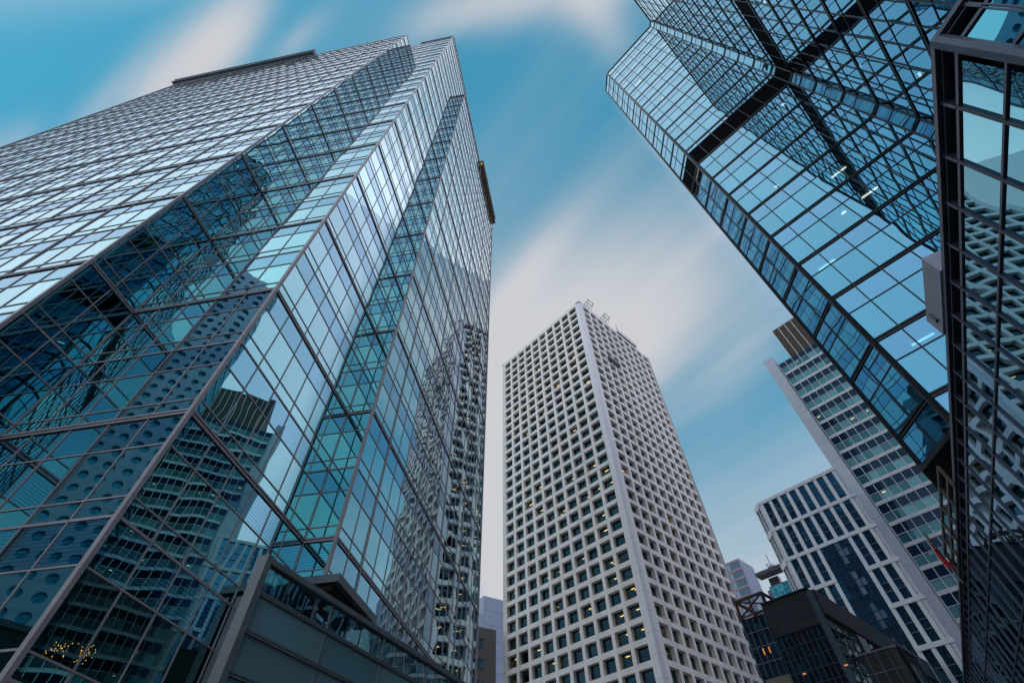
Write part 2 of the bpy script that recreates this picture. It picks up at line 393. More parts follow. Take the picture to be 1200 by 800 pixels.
# ================================================================== LEFT GLASS TOWER
LA = 8.72                                   # its grid: t away from camera, s to the right
def st(s, t): return unit(LA + 90) * s + unit(LA) * t
C0, I0, C1, I1, C2, FR = (-21.65, 7.5), (-21.65, 10.6), (-13.67, 10.6), (-13.67, 20.0), (-12.0, 20.0), (-12.0, 50.3)
BL, BK = (-74.6, 7.5), (-74.6, 50.3)
T0 = 3.806 + EYE; ST = 4.208                # thick line level, storey height
LT = thing('glass_office_tower', 'stepped blue glass office tower with thin grey mullions filling the left half of the view', 'office tower', (*st(-43, 30), 0))
frames, bands = MB(), MB(); win, spn, nar = [], [], []
def skinL(a, b, nb, ztop, nrm, z_start=None, every=0, soff=0):
    F = Face(st(*a), st(*b), n=nrm); bw = F.L / nb
    z0 = T0 - ST * 1 if z_start is None else z_start
    lv = T0 - 4 * ST; k = -4
    while lv < ztop - .05:
        segs = ((lv, lv + .69, 'n'), (lv + .69, lv + 2.73, 'w'), (lv + 2.73, lv + ST, 's'))
        for (p, q, kind) in segs:
            p2, q2 = max(p, z0), min(q, ztop)
            if q2 - p2 < .05: continue
            for i in range(nb):
                it = (F.pane(i * bw, (i + 1) * bw, p2, q2, 0), F.n)
                (win if kind == 'w' else spn if kind == 's' else nar).append(it)
        if lv > z0:
            if k % 2 == 0:      # heavy double rail every second storey
                F.box(bands, -.0, F.L, lv - .11, lv - .03, -.02, .07); F.box(bands, 0, F.L, lv + .05, lv + .13, -.02, .07)
                F.box(bands, 0, F.L, lv - .03, lv + .05, -.02, .02)
            else: F.box(frames, 0, F.L, lv - .045, lv + .045, -.02, .035)
        for zz, w in ((lv + .69, .028), (lv + 2.73, .028)):
            if z0 < zz < ztop: F.box(frames, 0, F.L, zz - w, zz + w, -.02, .03)
        lv += ST; k += 1
    for i in range(nb + 1):
        hv = every and i % every == soff
        w = .055 if hv else .022
        if i in (0, nb): continue
        F.box(frames, i * bw - w, i * bw + w, z0, ztop, -.02, .07 if hv else .035)
    return F
nA, nB = -unit(LA), unit(LA + 90)
HW, HM, HC = 119.5 + EYE, 115.3 + EYE, 132.8 + EYE
skinL(BL, C0, 33, HW - 2, nA, every=3, soff=0)
skinL(C0, I0, 2, HW - 2, nB)
skinL(I0, C1, 5, HC, nA)
skinL(C1, I1, 6, HC, nB)
skinL(I1, (-13.67, 23.3), 2, HC, nB, z_start=HM)
skinL(I1, C2, 1, HM - 1.2, nA, z_start=10.2 + EYE)
skinL(C2, FR, 19, HM, nB, every=4, soff=2)
M['lobby'] = glass('lobby glass', (.03, .09, .11), (.45, .48, .45), p=2.2, wave=.02)
lob = [w_ for w_ in win if max(p[2] for p in w_[0]) < 8.6 and abs(w_[1] @ nB) > .9]
win = [w_ for w_ in win if not any(w_ is q_ for q_ in lob)]
put_panes(lob, 'lobby_window', M['lobby'], LT); put_panes(win, 'window', M['glassL'], LT); put_panes(spn, 'spandrel_panel', M['spandL'], LT); put_panes(nar, 'transom_window', M['glassL'], LT)
frames.build('mullion_grid', M['frameL'], LT); bands.build('floor_band', M['frameL'], LT)
for c, z1, w in ((C0, HW - 2, .08), (C1, HC, .08), (C2, HM - 1.2, .08), (FR, HM, .1), (I0, HW, .05), (I1, HM, .05), (BL, HW - 2, .1)):
    p = st(*c); mb = MB(); e1, e2 = unit(LA), unit(LA + 90)
    q = [p + e1 * w * a + e2 * w * b for a, b in ((-1, -1), (-1, 1), (1, 1), (1, -1))]
    mb.prism([tuple(x) for x in q], 0, z1); mb.build('corner_post', M['frameL'], LT)
# upper crown set back, roof, parapets
cr = MB(); cr.prism([tuple(st(*p)) for p in ((-50, 10.75), (-13.8, 10.75), (-13.8, 23.2), (-50, 23.2))], HM, HC - .3)
cr.build('crown', M['inner'], LT)
mb = MB()
for F, L in ((Face(st(*BL), st(*C0), n=nA), None), (Face(st(*C0), st(*I0), n=nB), None)): F.box(mb, 0, F.L, HW - 2, HW - 1.4, -.3, .06)
Face(st(*I0), st(*C1), n=nA).box(mb, 0, 7.98, HC, HC + .35, -.3, .12); Face(st(*C1), st(-13.67, 23.3), n=nB).box(mb, 0, 12.7, HC, HC + .35, -.3, .12)
Face(st(*C2), st(*FR), n=nB).box(mb, 0, 30.3, HM, HM + .4, -.3, .1)
mb.build('parapet', M['frameL'], LT)
polyL = [tuple(st(*p)) for p in (C0, I0, C1, I1, C2, FR, BK, BL)]
mb = MB(); mb.prism(inset(polyL, .05), HM - .3, HM - .05); mb.build('roof', M['steel'], LT)
mb = MB(); lv = T0 - ST; ins1 = inset(polyL, .25)
while lv < HM - 2: mb.prism(ins1, lv - 1.05, lv - .05); lv += ST
mb.build('floor_slabs', M['inner'], LT)
mb = MB(); mb.prism([tuple(st(*p)) for p in ((-70, 16), (-18.5, 16), (-18.5, 46), (-70, 46))], 0, HM - .4); mb.build('core', M['innerd'], LT)
F = Face(st(*BL), st(*C0), n=nA)
mb = MB(); F.box(mb, -.3, 32.6, HW - 2.0, HW - .6, .12, .75); F.box(mb, -.3, 32.6, HW - .6, HW - .4, .1, .9); mb.build('roof_gantry_rail', M['steel'], LT)
F = Face(st(*C2), st(*FR), n=nB)
mb = MB(); F.box(mb, 15.5, 30.2, HM - .9, HM + 1.6, .12, .55); mb.build('gold_fascia', M['gold'], LT)
mb = MB(); F.box(mb, 15.3, 30.4, HM + 1.6, HM + 2.0, -.1, .8); F.box(mb, 30.2, 30.5, HM - 1.1, HM + 1.6, .11, .7); F.box(mb, 15.3, 30.4, HM - 1.1, HM - .8, .5, .8); mb.build('fascia_trim', M['steel'], LT)
# canopy at the foot of the notch
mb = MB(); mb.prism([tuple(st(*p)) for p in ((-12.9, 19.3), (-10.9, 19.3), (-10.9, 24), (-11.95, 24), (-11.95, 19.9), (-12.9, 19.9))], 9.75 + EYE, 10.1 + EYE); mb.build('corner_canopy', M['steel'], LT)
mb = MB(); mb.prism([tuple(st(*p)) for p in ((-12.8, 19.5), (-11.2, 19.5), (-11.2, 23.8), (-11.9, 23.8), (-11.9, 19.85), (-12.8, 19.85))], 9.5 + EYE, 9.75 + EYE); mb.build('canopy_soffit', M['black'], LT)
# lit ceiling lamps near the glass
lm = []
FB1 = Face(st(*C1), st(*I1), n=nB); FB2 = Face(st(*C2), st(*FR), n=nB); FA1 = Face(st(*I0), st(*C1), n=nA)
rl = random.Random(3)
for Fq, cnt in ((FB1, 6), (FB2, 8), (FA1, 4)):
    for _ in range(cnt):
        k = rl.randint(0, 7); u = rl.uniform(.8, Fq.L - 1.2); z = T0 + ST * k - 1.12
        lm.append(boxc(Fq, u, u + .22, z - .04, z, -1.6, -1.38))


# chandeliers hanging in the lobby behind the corner glass
for kx, (qx, qy) in enumerate(((66, 762), (100, 764))):
    a_ = D2R(az(qx, qy) - LA); kk = -15.2 / math.sin(a_); tt = kk * math.cos(a_); hh_ = kk * te(qx, qy) + EYE
    t = thing('chandelier', ('warm glowing chandelier behind the lobby glass, nearer the tower corner', 'warm glowing chandelier behind the lobby glass, nearer the louvre screen')[kx], 'chandelier', (*st(-15.2, tt), hh_), 'lobby chandeliers')
    mbl = MB(); mbr_ = MB(); rc_ = random.Random(kx)
    c0 = st(-15.2, tt)
    for j in range(26):
        an = j * 2.4; r_ = .05 + .24 * rc_.random(); x_, y_ = c0[0] + r_ * math.cos(an), c0[1] + r_ * math.sin(an); z_ = hh_ - .22 + .44 * rc_.random()
        mbr_.bar((x_, y_, z_ + .04), (x_, y_, hh_ + .9), .004)
        w_ = .012; i0 = len(mbl.v); mbl.v += [(x_, y_, z_ - w_ * 1.5), (x_ - w_, y_, z_), (x_, y_ - w_, z_), (x_ + w_, y_, z_), (x_, y_ + w_, z_), (x_, y_, z_ + w_ * 1.5)]
        for q_ in ((0, 2, 1), (0, 3, 2), (0, 4, 3), (0, 1, 4), (5, 1, 2), (5, 2, 3), (5, 3, 4), (5, 4, 1)): mbl.f.append(tuple(i0 + v_ for v_ in q_))
    o = mbl.build('bulb_cluster', lamp('chandelier bulb', (1, .5, .10), 3.2), t); mbr_.build('hanging_wires', M['steel'], t)

# ================================================================== CENTRE CONCRETE TOWER
GA = 46.3
dC = 98.0; PC = P_(14.45, dC); eL, eR = unit(GA + 270), unit(GA)
side = 41.2; HT = 142.5 + EYE
CT = thing('concrete_grid_tower', 'tall white concrete tower with a deep square window grid standing in the centre', 'office tower', (*(PC + (eL + eR) * side / 2), 0))
grid = MB(); winC = []; lampsC = []; blindsC = []
fl = 3.6; nfl = 39; ztopC = HT; rr = random.Random(5)
pw = 1.7                                          # half pillar along each face
for F in (Face(PC, PC + eL * side, n=unit(GA + 180)), Face(PC, PC + eR * side, n=unit(GA + 90))):
    L = F.L - pw - 1.0; bw = L / 10
    for i in range(11):
        u = pw + i * bw
        if i == 0: F.box(grid, u - .002, u + .35, 0, ztopC - .8, -1.6, -.004)
        elif i == 10: F.box(grid, u - .4, u + 1.0, 0, ztopC - .8, -1.6, 0)
        else: F.box(grid, u - .42, u + .42, 0, ztopC - .8, -1.6, 0)
    for k in range(nfl + 1):
        z = ztopC - .8 - k * fl
        if z < 1: break
        F.box(grid, pw, F.L - .5, z - (1.02 if k else .9), z, -1.6, -.012)
        for i in range(10):
            u0 = pw + i * bw + .3; u1 = u0 + bw - .6
            winC.append((F.pane(u0, u1, z - fl, z - .5, -.9), F.n))
            if rr.random() < .30: blindsC.append(boxc(F, u0 + .1, u1 - .1, z - 1.0 - rr.uniform(.4, 2.0), z - .95, -1.06, -1.02))
            if rr.random() < .42:
                uu = rr.uniform(u0 + .3, u1 - 1.3); dep = rr.uniform(-2.2, -1.3)
                lampsC.append(boxc(F, uu, uu + rr.uniform(.5, 1.2), z - 1.36, z - 1.28, dep - .14, dep))
                if rr.random() < .45:
                    lampsC.append(boxc(F, uu - .4, uu + .5, z - 1.36, z - 1.28, dep - .9, dep - .75))
    F.box(grid, 0, F.L, ztopC - .8, ztopC, -1.6, 0)
grid.build('facade_grid', M['conc'], CT)
put_panes(winC, 'window', M['glassC'], CT)
put_lamps(lampsC, 'ceiling_lamp', lamp('warm strip', (1.0, .55, .14), 8), CT, 100)
put_lamps(blindsC, 'window_blind', solid('grey white blind', (.5, .5, .48), .9), CT, 100)
mb = MB()
q = [PC + eL * pw, PC + eL * .55, PC + eR * .55, PC + eR * pw, PC + eR * pw + eL * pw]
mb.prism([tuple(x) for x in q], 0, ztopC + .05); mb.build('corner_pillar', M['concp'], CT)
polyC = [tuple(x) for x in (PC, PC + eL * side, PC + (eL + eR) * side, PC + eR * side)]
mb = MB(); ic = inset(polyC, 1.1)
for k in range(nfl): z = ztopC - .8 - k * fl; mb.prism(ic, z - 1.2, z - .9)
mb.prism(inset(polyC, .3), ztopC - .5, ztopC - .1)
mb.build('floor_slabs', M['innerC'], CT)
mb = MB(); mb.prism(inset(polyC, 5.0), 0, ztopC - .6); mb.build('core', M['innerC'], CT)
for F in (Face(PC + eL * side, PC + (eL + eR) * side, n=eL), Face(PC + eR * side, PC + (eL + eR) * side, n=eR)):
    mb = MB(); F.box(mb, 0, F.L, 0, ztopC, -1.2, -.01); mb.build('rear_wall', M['conc'], CT)
# roof equipment on the right-hand edge
FRt = Face(PC, PC + eR * side, n=unit(GA + 90))
def davit(u, lab):
    t = thing('roof_davit', lab, 'roof crane', FRt.pt(u, -.6, ztopC), 'davit frames on the concrete tower roof')
    for du in (0, 2.6):
        mb = MB(); a = FRt.pt(u + du, -1.2, ztopC - .1); b = FRt.pt(u + du, -.6, ztopC + 2.4); c = FRt.pt(u + du, 1.6, ztopC + 3.0)
        mb.bar(a, b, .09); mb.bar(b, c, .08); mb.bar(FRt.pt(u + du, .1, ztopC + .05), c, .05); mb.build('davit_arm', M['steel'], t)
    mb = MB()
    for d, z in ((1.6, 3.0), (.5, 2.7), (-.6, 2.4)): mb.bar(FRt.pt(u - .5, d, ztopC + z), FRt.pt(u + 3.1, d, ztopC + z), .07)
    mb.bar(FRt.pt(u + 1.3, -.6, ztopC + 2.4), FRt.pt(u + 1.3, 1.6, ztopC + 3.0), .05)
    mb.build('davit_frame', M['steel'], t)
davit(4.2, 'small white davit frame on the roof edge nearest the tower corner')
davit(13.5, 'small white davit frame on the roof edge beside the dark roof rig')
t = thing('roof_rig', 'long dark maintenance rig lying along the concrete tower roof edge', 'maintenance rig', FRt.pt(25, -.5, ztopC))
mb = MB(); FRt.box(mb, 21.5, 33, ztopC, ztopC + .25, -1.3, .5); FRt.box(mb, 24, 30, ztopC + .35, ztopC + .9, -1.2, .2); mb.build('platform', M['steel'], t)
mb = MB()
for uu in (21.6, 24, 26.5, 29, 31.5, 33): mb.bar(FRt.pt(uu, .6, ztopC + .3), FRt.pt(uu, .6, ztopC + 1.7), .05)
mb.bar(FRt.pt(21.6, .6, ztopC + 1.3), FRt.pt(33, .6, ztopC + 1.3), .04); mb.bar(FRt.pt(22, 0, ztopC + .3), FRt.pt(21.4, .5, ztopC + 4), .07); mb.build('railing', M['steel'], t)
t = thing('window_cleaning_gondola', 'dark window cleaning gondola hanging on the right face of the concrete tower', 'gondola', FRt.pt(12, 1, 122))
gz = 118.6
mb = MB(); FRt.box(mb, 9.2, 14.6, gz, gz + .25, .2, 1.2)
FRt.box(mb, 9.2, 14.6, gz + .25, gz + 1.1, 1.12, 1.2); FRt.box(mb, 9.2, 14.6, gz + .25, gz + 1.0, .2, .26); FRt.box(mb, 9.2, 9.5, gz + .25, gz + 1.5, .26, 1.12); FRt.box(mb, 14.3, 14.6, gz + .25, gz + 1.5, .26, 1.12)
mb.build('basket', M['steel'], t)
mb = MB(); mb.bar(FRt.pt(9.4, .7, gz + 1.5), FRt.pt(9.4, .7, ztopC + 2), .02); mb.bar(FRt.pt(14.4, .7, gz + 1.5), FRt.pt(14.4, .7, ztopC + 2), .02); mb.build('cable', M['steel'], t)

# ================================================================== RIGHT DARK GLASS TOWER
d1 = 26.0
E1 = P_(50.15, d1); E0 = E1 + unit(1.3) * 3.05
E2 = E1 + unit(136.3) * 10.33; E3 = E2 + unit(181.3) * .85; G1 = E3 + unit(226.3) * 20.8; G2 = G1 + unit(181.3) * 2.2
STR = .1642 * d1; TR0 = .6084 * d1 + EYE; ZB = .5408 * d1 + EYE; ZTR = 4.0 * d1 + EYE
X1 = E0 + unit(46.3) * 30; G3 = G2 + unit(136.3) * 22; X2 = G3 + unit(46.3) * 60
polyR = [E0, E1, E2, E3, G1, G2, G3, X2, X1 + unit(46.3) * 12]
RT = thing('dark_glass_tower', 'dark framed blue glass tower overhanging the upper right with a black belt around it', 'office tower', (*(np.mean(np.array(polyR), 0)), 0))
fr, bd, beltm = MB(), MB(), MB(); wr, sr, lr = [], [], []
zb0, zb1 = 1.917 * d1 + EYE, 2.05 * d1 + EYE
beltz = (TR0 + STR * 8, TR0 + STR * 8 + .82 * STR)
rr = random.Random(11)
def skinR(a, b, us, nrm, w=.035, lamps=0, cp=.11):
    F = Face(a, b, n=nrm)
    us = [0] + [x for x in us if .05 < x < F.L - .05] + [F.L]
    lv = TR0 - STR; k = -1
    while lv < ZTR:
        if k == 8:
            F.box(beltm, 0, F.L, lv - .02, lv + .82 * STR, -.3, -.01)
            z = lv + .82 * STR
            for i in range(len(us) - 1): sr.append((F.pane(us[i], us[i + 1], z, lv + STR, 0), F.n))
        else:
            for p, q, L_ in ((lv, lv + .60 * STR, wr), (lv + .60 * STR, min(lv + STR, ZTR), sr)):
                p = max(p, ZB)
                if q - p < .05: continue
                for i in range(len(us) - 1): L_.append((F.pane(us[i], us[i + 1], p, q, 0), F.n))
            if lv + .6 * STR > ZB: F.box(fr, 0, F.L, lv + .6 * STR - .035, lv + .6 * STR + .035, -.02, .03)
        if lv > ZB: # heavy double transom at each storey
            F.box(bd, 0, F.L, lv - .15, lv - .05, -.02, .06); F.box(bd, 0, F.L, lv + .05, lv + .15, -.02, .06); F.box(bd, 0, F.L, lv - .05, lv + .05, -.02, .015)
        if lamps and lv > ZB - 1:
            for _ in range(lamps):
                if rr.random() < .8:
                    u = rr.uniform(.5, F.L - 1.3); dp = rr.uniform(-2.4, -.6)
                    lr.append(boxc(F, u, u + rr.choice((.3, .3, 1.1)), lv - .66 + STR * .0, lv - .6, dp - .12, dp))
        lv += STR; k += 1
    for x in us[1:-1]: F.box(fr, x - w, x + w, ZB, ZTR, -.02, .045)
    F.box(bd, 0, F.L, ZB - .25, ZB + .02, -.3, .14); F.box(bd, 0, F.L, ZTR, ZTR + .3, -.3, .12)
    return F
FF = skinR(E1, E2, [1.41 + 1.6 * i for i in range(6)], unit(226.3), lamps=2)
skinR(E0, E1, [1.525], unit(271.3))
skinR(E2, E3, [], unit(271.3), w=.03)
skinR(E3, G1, [1.6 * i for i in range(1, 13)], unit(316.3), lamps=3)
skinR(G1, G2, [1.1], unit(271.3))
skinR(G2, G3, [1.6 * i for i in range(1, 14)], unit(226.3))
skinR(X1 + unit(46.3) * 12, E0, [1.6 * i for i in range(1, 26)], unit(316.3))
hideR = lambda x, y: x > 1098 + .045 * (y - 50)
put_panes(wr, 'window', M['glassR'], RT, hide=hideR); put_panes(sr, 'spandrel_panel', M['glassRs'], RT, hide=hideR)
put_lamps(lr, 'ceiling_lamp', M['lampc'], RT, 40, hideR)
fr.build('mullion_grid', M['frameR'], RT); bd.build('floor_band', M['frameR'], RT); beltm.build('black_belt', M['belt'], RT)
for p, w in ((E0, .13), (E1, .17), (E2, .08), (E3, .08), (G1, .15), (G2, .15)):
    mb = MB(); q = [p + unit(a) * w for a in (1, 46, 91, 136, 181, 226, 271, 316)]
    mb.prism([tuple(x) for x in q][::-1], ZB - .25, ZTR + .2); mb.build('corner_post', M['frameR'], RT)
pl = [tuple(x) for x in polyR]
mb = MB(); mb.prism(inset(pl, .32), ZB - .2, ZB - .02); mb.build('soffit', solid('dark soffit', (.06, .035, .035), .7), RT)
mb = MB(); lv = TR0; i2 = inset(pl, .28)
while lv < ZTR - 1: mb.prism(i2, lv - .6, lv + .1); lv += STR
mb.prism(i2, ZTR - .3, ZTR); mb.build('floor_slabs', M['inner'], RT)
e46, e136 = unit(46.3), unit(136.3)
mb = MB(); mb.prism([tuple(x) for x in (E1 + e136 * 2 + e46 * 6, E2 + e136 * 6 + e46 * 6, G2 + e136 * 6 + e46 * 3, G3 - e136 * 3 + e46 * 3, X2 - e136 * 3, E1 + e46 * 45 + e136 * 2)], 0, ZTR - .6); mb.build('core', M['innerd'], RT)

# ================================================================== NEAR RIGHT PODIUM BUILDING (its top edge runs overhead)
DN = 7.0; NA = 30.5; HN = 1.6176 * DN + EYE
nN = unit(NA + 270)                         # faces left, towards the plaza
foot = unit(NA + 90) * DN
def on(u): return foot + unit(NA) * u      # distance along the facade
uc = DN / math.tan(D2R(81.2 - NA))
NB = thing('near_glass_building', 'near low building with wavy dark glass and grey frames cutting down the right edge', 'building', (*(on(30) + unit(NA + 90) * 8), 0))
CN = on(uc); CM = CN + unit(NA + 180 - 45) * 4.2
fr, bd = MB(), MB(); wn = []
F = Face(CN, on(64), n=nN); bw = .19 * DN; rh = .246 * DN
off = .853 * DN - uc
zt = HN - .045 * HN
def skinN(F, off, n):
    rows = []
    z = HN - EYE * 0
    lv = HN - .55; zs = [lv]
    z = EYE + (HN - EYE) * .848
    while z > .3: zs.append(z); z -= rh
    zs.append(0.0)
    us = [0.32] + [u for u in [off + bw * i for i in range(n)] if .5 < u < F.L] + [F.L]
    for j in range(len(zs) - 1):
        for i in range(len(us) - 1): wn.append((F.pane(us[i], us[i + 1], zs[j + 1], zs[j], -.02), F.n))
    for z in zs[1:-1]:
        F.box(fr, .0, F.L, z - .028, z + .028, -.04, .02)
    for u in us[1:-1]:
        F.box(fr, u - .042, u - .012, 0, HN - .5, -.04, .035); F.box(fr, u + .012, u + .042, 0, HN - .5, -.04, .025)
        F.box(bd, u - .035, u + .035, HN - .52, HN - .06, -.25, .04)
    F.box(bd, 0, F.L, HN - .07, HN + .05, -.4, .10)      # cap rail
    F.box(bd, 0, F.L, HN - .17, HN - .13, -.4, .02)
    F.box(bd, 0, F.L, HN - .58, HN - .50, -.25, .02)     # inner rail
skinN(F, .0, 48)
skinN(Face(CM, CN, n=unit(255.5)), .9, 4)
put_panes(wn, 'window', M['glassN'], NB)
fr.build('mullion_grid', M['frameN'], NB); bd.build('parapet_rail', M['frameN'], NB)
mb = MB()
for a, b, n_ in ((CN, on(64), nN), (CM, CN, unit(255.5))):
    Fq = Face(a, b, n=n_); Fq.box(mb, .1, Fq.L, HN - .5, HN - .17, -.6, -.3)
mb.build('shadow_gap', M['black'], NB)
mb = MB(); q = [CN + unit(a) * .14 for a in range(0, 360, 45)]; mb.prism([tuple(x) for x in q], 0, HN + .02); mb.build('corner_post', M['frameN'], NB)
pN = [tuple(x) for x in (CM, CN, on(64), on(64) + unit(NA + 90) * 9, on(6) + unit(NA + 90) * 9, CM + unit(NA + 90) * 3)]
mb = MB(); i3 = inset(pN, .45); mb.prism(i3, HN - .5, HN - .1)
z = HN - .6 - rh * 2
while z > 1: mb.prism(i3, z - .5, z); z -= rh * 2
mb.build('floor_slabs', M['innerd'], NB)
FN = Face(CN, on(64), n=nN)
def un(a): return DN / math.tan(D2R(a - NA)) - uc
# pale cabinet on the parapet
t = thing('roof_cabinet', 'pale grey metal cabinet on the parapet in front of the dark tower glass', 'cabinet', FN.pt(un(58), -.4, HN))
mb = MB(); FN.box(mb, un(60.6), un(55.9), HN + .06, HN + .80, -.9, .14); mb.build('casing', M['cab'], t)
mb = MB(); FN.box(mb, un(56.6) - .05, un(56.6), HN + .25, HN + .6, .14, .19); FN.box(mb, un(56.6) - .1, un(56.6) + .05, HN + .25, HN + .28, .14, .2); mb.build('handle', M['steel'], t)
# guard rail further along
t = thing('guard_rail', 'rusty steel guard frame standing on the parapet under the dark tower', 'railing', FN.pt(un(45), -.2, HN))
ua, ub = un(46.8), un(42.6)
mb = MB()
for zz, r in ((HN + .3, .05), (HN + .85, .05)): mb.bar(FN.pt(ua, .12, zz), FN.pt(ub, .12, zz), r)
for k in range(6): uu = ua + (ub - ua) * k / 5; mb.bar(FN.pt(uu, .12, HN - .1), FN.pt(uu, .12, HN + .9), .05)
mb.build('rail_frame', solid('weathered bronze', (.16, .13, .11), .6, .3), t)
# flag
t = thing('flag', 'red flag with white flower emblem drooping from a pole by the right building edge', 'flag', FN.pt(un(42.5), .2, HN))
uf = un(42.55)
mb = MB(); mb.bar(FN.pt(uf, .25, HN - .6), FN.pt(uf, .35, HN + 2.1), .045); mb.build('pole', M['steel'], t)
mb = MB(); nx, nzz = 10, 9; zt_ = HN + 1.55
for i in range(nx):
    for j in range(nzz):
        def pt(i, j):
            a = i / nx; b = j / nzz; fold = .14 * math.sin(a * 9 + b * 2) * a
            return FN.pt(uf + .1 - a * .9 , .35 + fold + .15 * a, zt_ - a * .75 - b * (1.05 - .1 * a))
        mb.quad(pt(i, j), pt(i + 1, j), pt(i + 1, j + 1), pt(i, j + 1))
cl = mb.build('cloth', M['red'], t, True)
sm = cl.modifiers.new('thickness', 'SOLIDIFY'); sm.thickness = .012
mb = MB()
for k in range(5):
    a = math.radians(72 * k + 90); c = (uf - .38, zt_ - .95)
    p = [(c[0] + math.cos(a + x) * r_, c[1] + math.sin(a + x) * r_) for x, r_ in ((0, .04), (.35, .15), (0, .23), (-.3, .13))]
    mb.quad(*[FN.pt(x, .60, z) for x, z in p])
e = mb.build('flower_emblem', M['whitecl'], t); sm = e.modifiers.new('thickness', 'SOLIDIFY'); sm.thickness = .01

# ================================================================== SLAB TOWER (right, behind)
rS = 100.0
S0 = P_(39.95, rS); eS = unit(136.3); nS = unit(226.3); fS = .0382 * rS; HS = .8475 * rS + EYE
SL = thing('slab_office_tower', 'slab tower with white mullions navy bands and a stone end pillar behind the dark tower', 'office tower', (*(S0 + eS * 15 + unit(46.3) * 12), 0))
F = Face(S0, S0 + eS * 34, n=nS); bwS = 1.6; nbS = 21
mw, fm = MB(), MB(); wv, ws = [], []; lS = []
z = HS; rs = random.Random(2)
while z > 1:
    for i in range(nbS):
        ws.append((F.pane(i * bwS, (i + 1) * bwS, z - .42 * fS, z, 0), F.n))
        wv.append((F.pane(i * bwS, (i + 1) * bwS, z - fS + .0, z - .42 * fS - .0, -.02), F.n)) if False else None
        wv.append((F.pane(i * bwS, (i + 1) * bwS, z - fS, z - .42 * fS, 0), F.n))
        if rs.random() < .07:
            lS.append(boxc(F, i * bwS + .4, i * bwS + .4 + rs.uniform(.2, .8), z - .53 * fS, z - .5 * fS, .01, .03))
    F.box(fm, 0, F.L, z - .12, z + .30 - .42, -.02, .1) if False else None
    F.box(fm, -.0, F.L, z - fS - .0 + .0, z - fS + .62, .0, .14)
    F.box(mw, 0, F.L, z - .42 * fS - .04, z - .42 * fS + .04, 0, .08)
    z -= fS
for i in range(nbS + 1): F.box(mw, i * bwS - .055, i * bwS + .055, 0, HS, -.02, .20)
put_panes(wv, 'window', M['slabv'], SL); put_panes(ws, 'spandrel_panel', M['slabd'], SL)
mw.build('mullion_grid', M['slabw'], SL); fm.build('floor_band', M['slabw'], SL)
put_lamps(lS, 'window_lamp', lamp('office light', (1, .74, .42), 1.6), SL, 60)
mb = MB(); F.box(mb, -2.45, -.25, 0, HS + 2.6, -4, .9); mb.build('end_pillar', M['slabp'], SL)
mb = MB(); F.box(mb, -.25, 34, 0, HS, -24, -.05); mb.build('wall', M['bluew'], SL)
zp = .9502 / .8475 * (HS - EYE) + EYE
mb = MB(); up = 3.3; F.box(mb, up, 26, HS - .1, zp, -18, -.4); mb.build('penthouse', M['brown'], SL)
mb = MB()
for i in range(15): F.box(mb, up - .05 + i * 1.6 - .07, up - .05 + i * 1.6 + .07, HS, zp, -.4, -.15)
F.box(mb, up - .1, 26, zp, zp + .15, -18, -.1); mb.build('penthouse_fin', M['slabw'], SL)
mb = MB()
for k in range(24):
    zz = HS + .2 + k * (zp - HS - .4) / 24; F.box(mb, up, 26, zz, zz + .14, -.4, -.28)
mb.build('louvre', M['brown'], SL)

# ================================================================== STRIPED WHITE BLOCK
rB = 96.0; B0 = P_(29.62, rB)
d_ = unit(136.3)
def isect(P, e, a):
    r = unit(a); Mx = np.array([r, -e]).T; return np.linalg.solve(Mx, P)
rR, uR = isect(B0, d_, 38.62)
SB = thing('white_framed_block', 'white framed office block with tall windows and one tall glazed bay, behind the black block', 'office block', (*(B0 + d_ * uR / 2 + unit(46.3) * 9), 0))
F = Face(B0, B0 + d_ * uR, n=nS); HB = .5619 * rR + EYE; rowB = .0602 * rR
frm = MB(); trs = []; wb = []; curt = []
nc = 8; mgn = .45; cw = (uR - mgn * 2) / nc
zs = [HB - rowB * k for k in range(0, 10)]
for k, z in enumerate(zs):
    zb = z - rowB
    if zb < -2: break
    bx0, bx1 = mgn + 3 * cw + .3, mgn + 6 * cw - .3
    if k < 3: F.box(frm, -.1 if k else 0, uR + (.55 if k else 0), z - .6, z, -.4, .18)
    else: F.box(frm, -.1, bx0, z - .6, z, -.4, .18); F.box(frm, bx1, uR + .55, z - .6, z, -.4, .18)
    for i in range(nc):
        x0, x1 = mgn + i * cw, mgn + (i + 1) * cw
        if k >= 2 and 3 <= i <= 5: continue
        wb.append((F.pane(x0 + .28, x1 - .28, zb, z - .6, -.2), F.n))
        trs += [boxc(F, x0 + .3, x1 - .3, zb + rowB * q_, zb + rowB * q_ + .1, -.2, -.1) for q_ in (.28, .50)]
    for i in range(nc + 1):
        if k >= 2 and i in (4, 5): continue
        x = mgn + i * cw; F.box(frm, x - .30, x + .30, zb, z - .59, -.4, .1)
F.box(frm, 0, mgn - .4, 0, HB - 1, -.5, .08)
F.box(frm, uR - mgn + .4, uR, 0, HB - 1, -.5, .08)
x0, x1 = mgn + 3 * cw + .3, mgn + 6 * cw - .3; zt3 = zs[2] - .6
mul = MB()
nq = 6
for k in range(int(zt3 / 1.2) + 1):
    zb, z = zt3 - 1.2 * (k + 1), zt3 - 1.2 * k
    for i in range(nq): curt.append((F.pane(x0 + (x1 - x0) * i / nq, x0 + (x1 - x0) * (i + 1) / nq, zb, z, .0), F.n))
    F.box(mul, x0, x1, zb - .04, zb + .04, -.02, .07)
for i in range(1, nq): xx = x0 + (x1 - x0) * i / nq; F.box(mul, xx - .05, xx + .05, 0, zt3, -.02, .12)
frm.build('stone_frame', M['strw'], SB); put_lamps(trs, 'transom', M['steel'], SB, 100); mul.build('curtain_wall_mullion', M['blk'], SB)
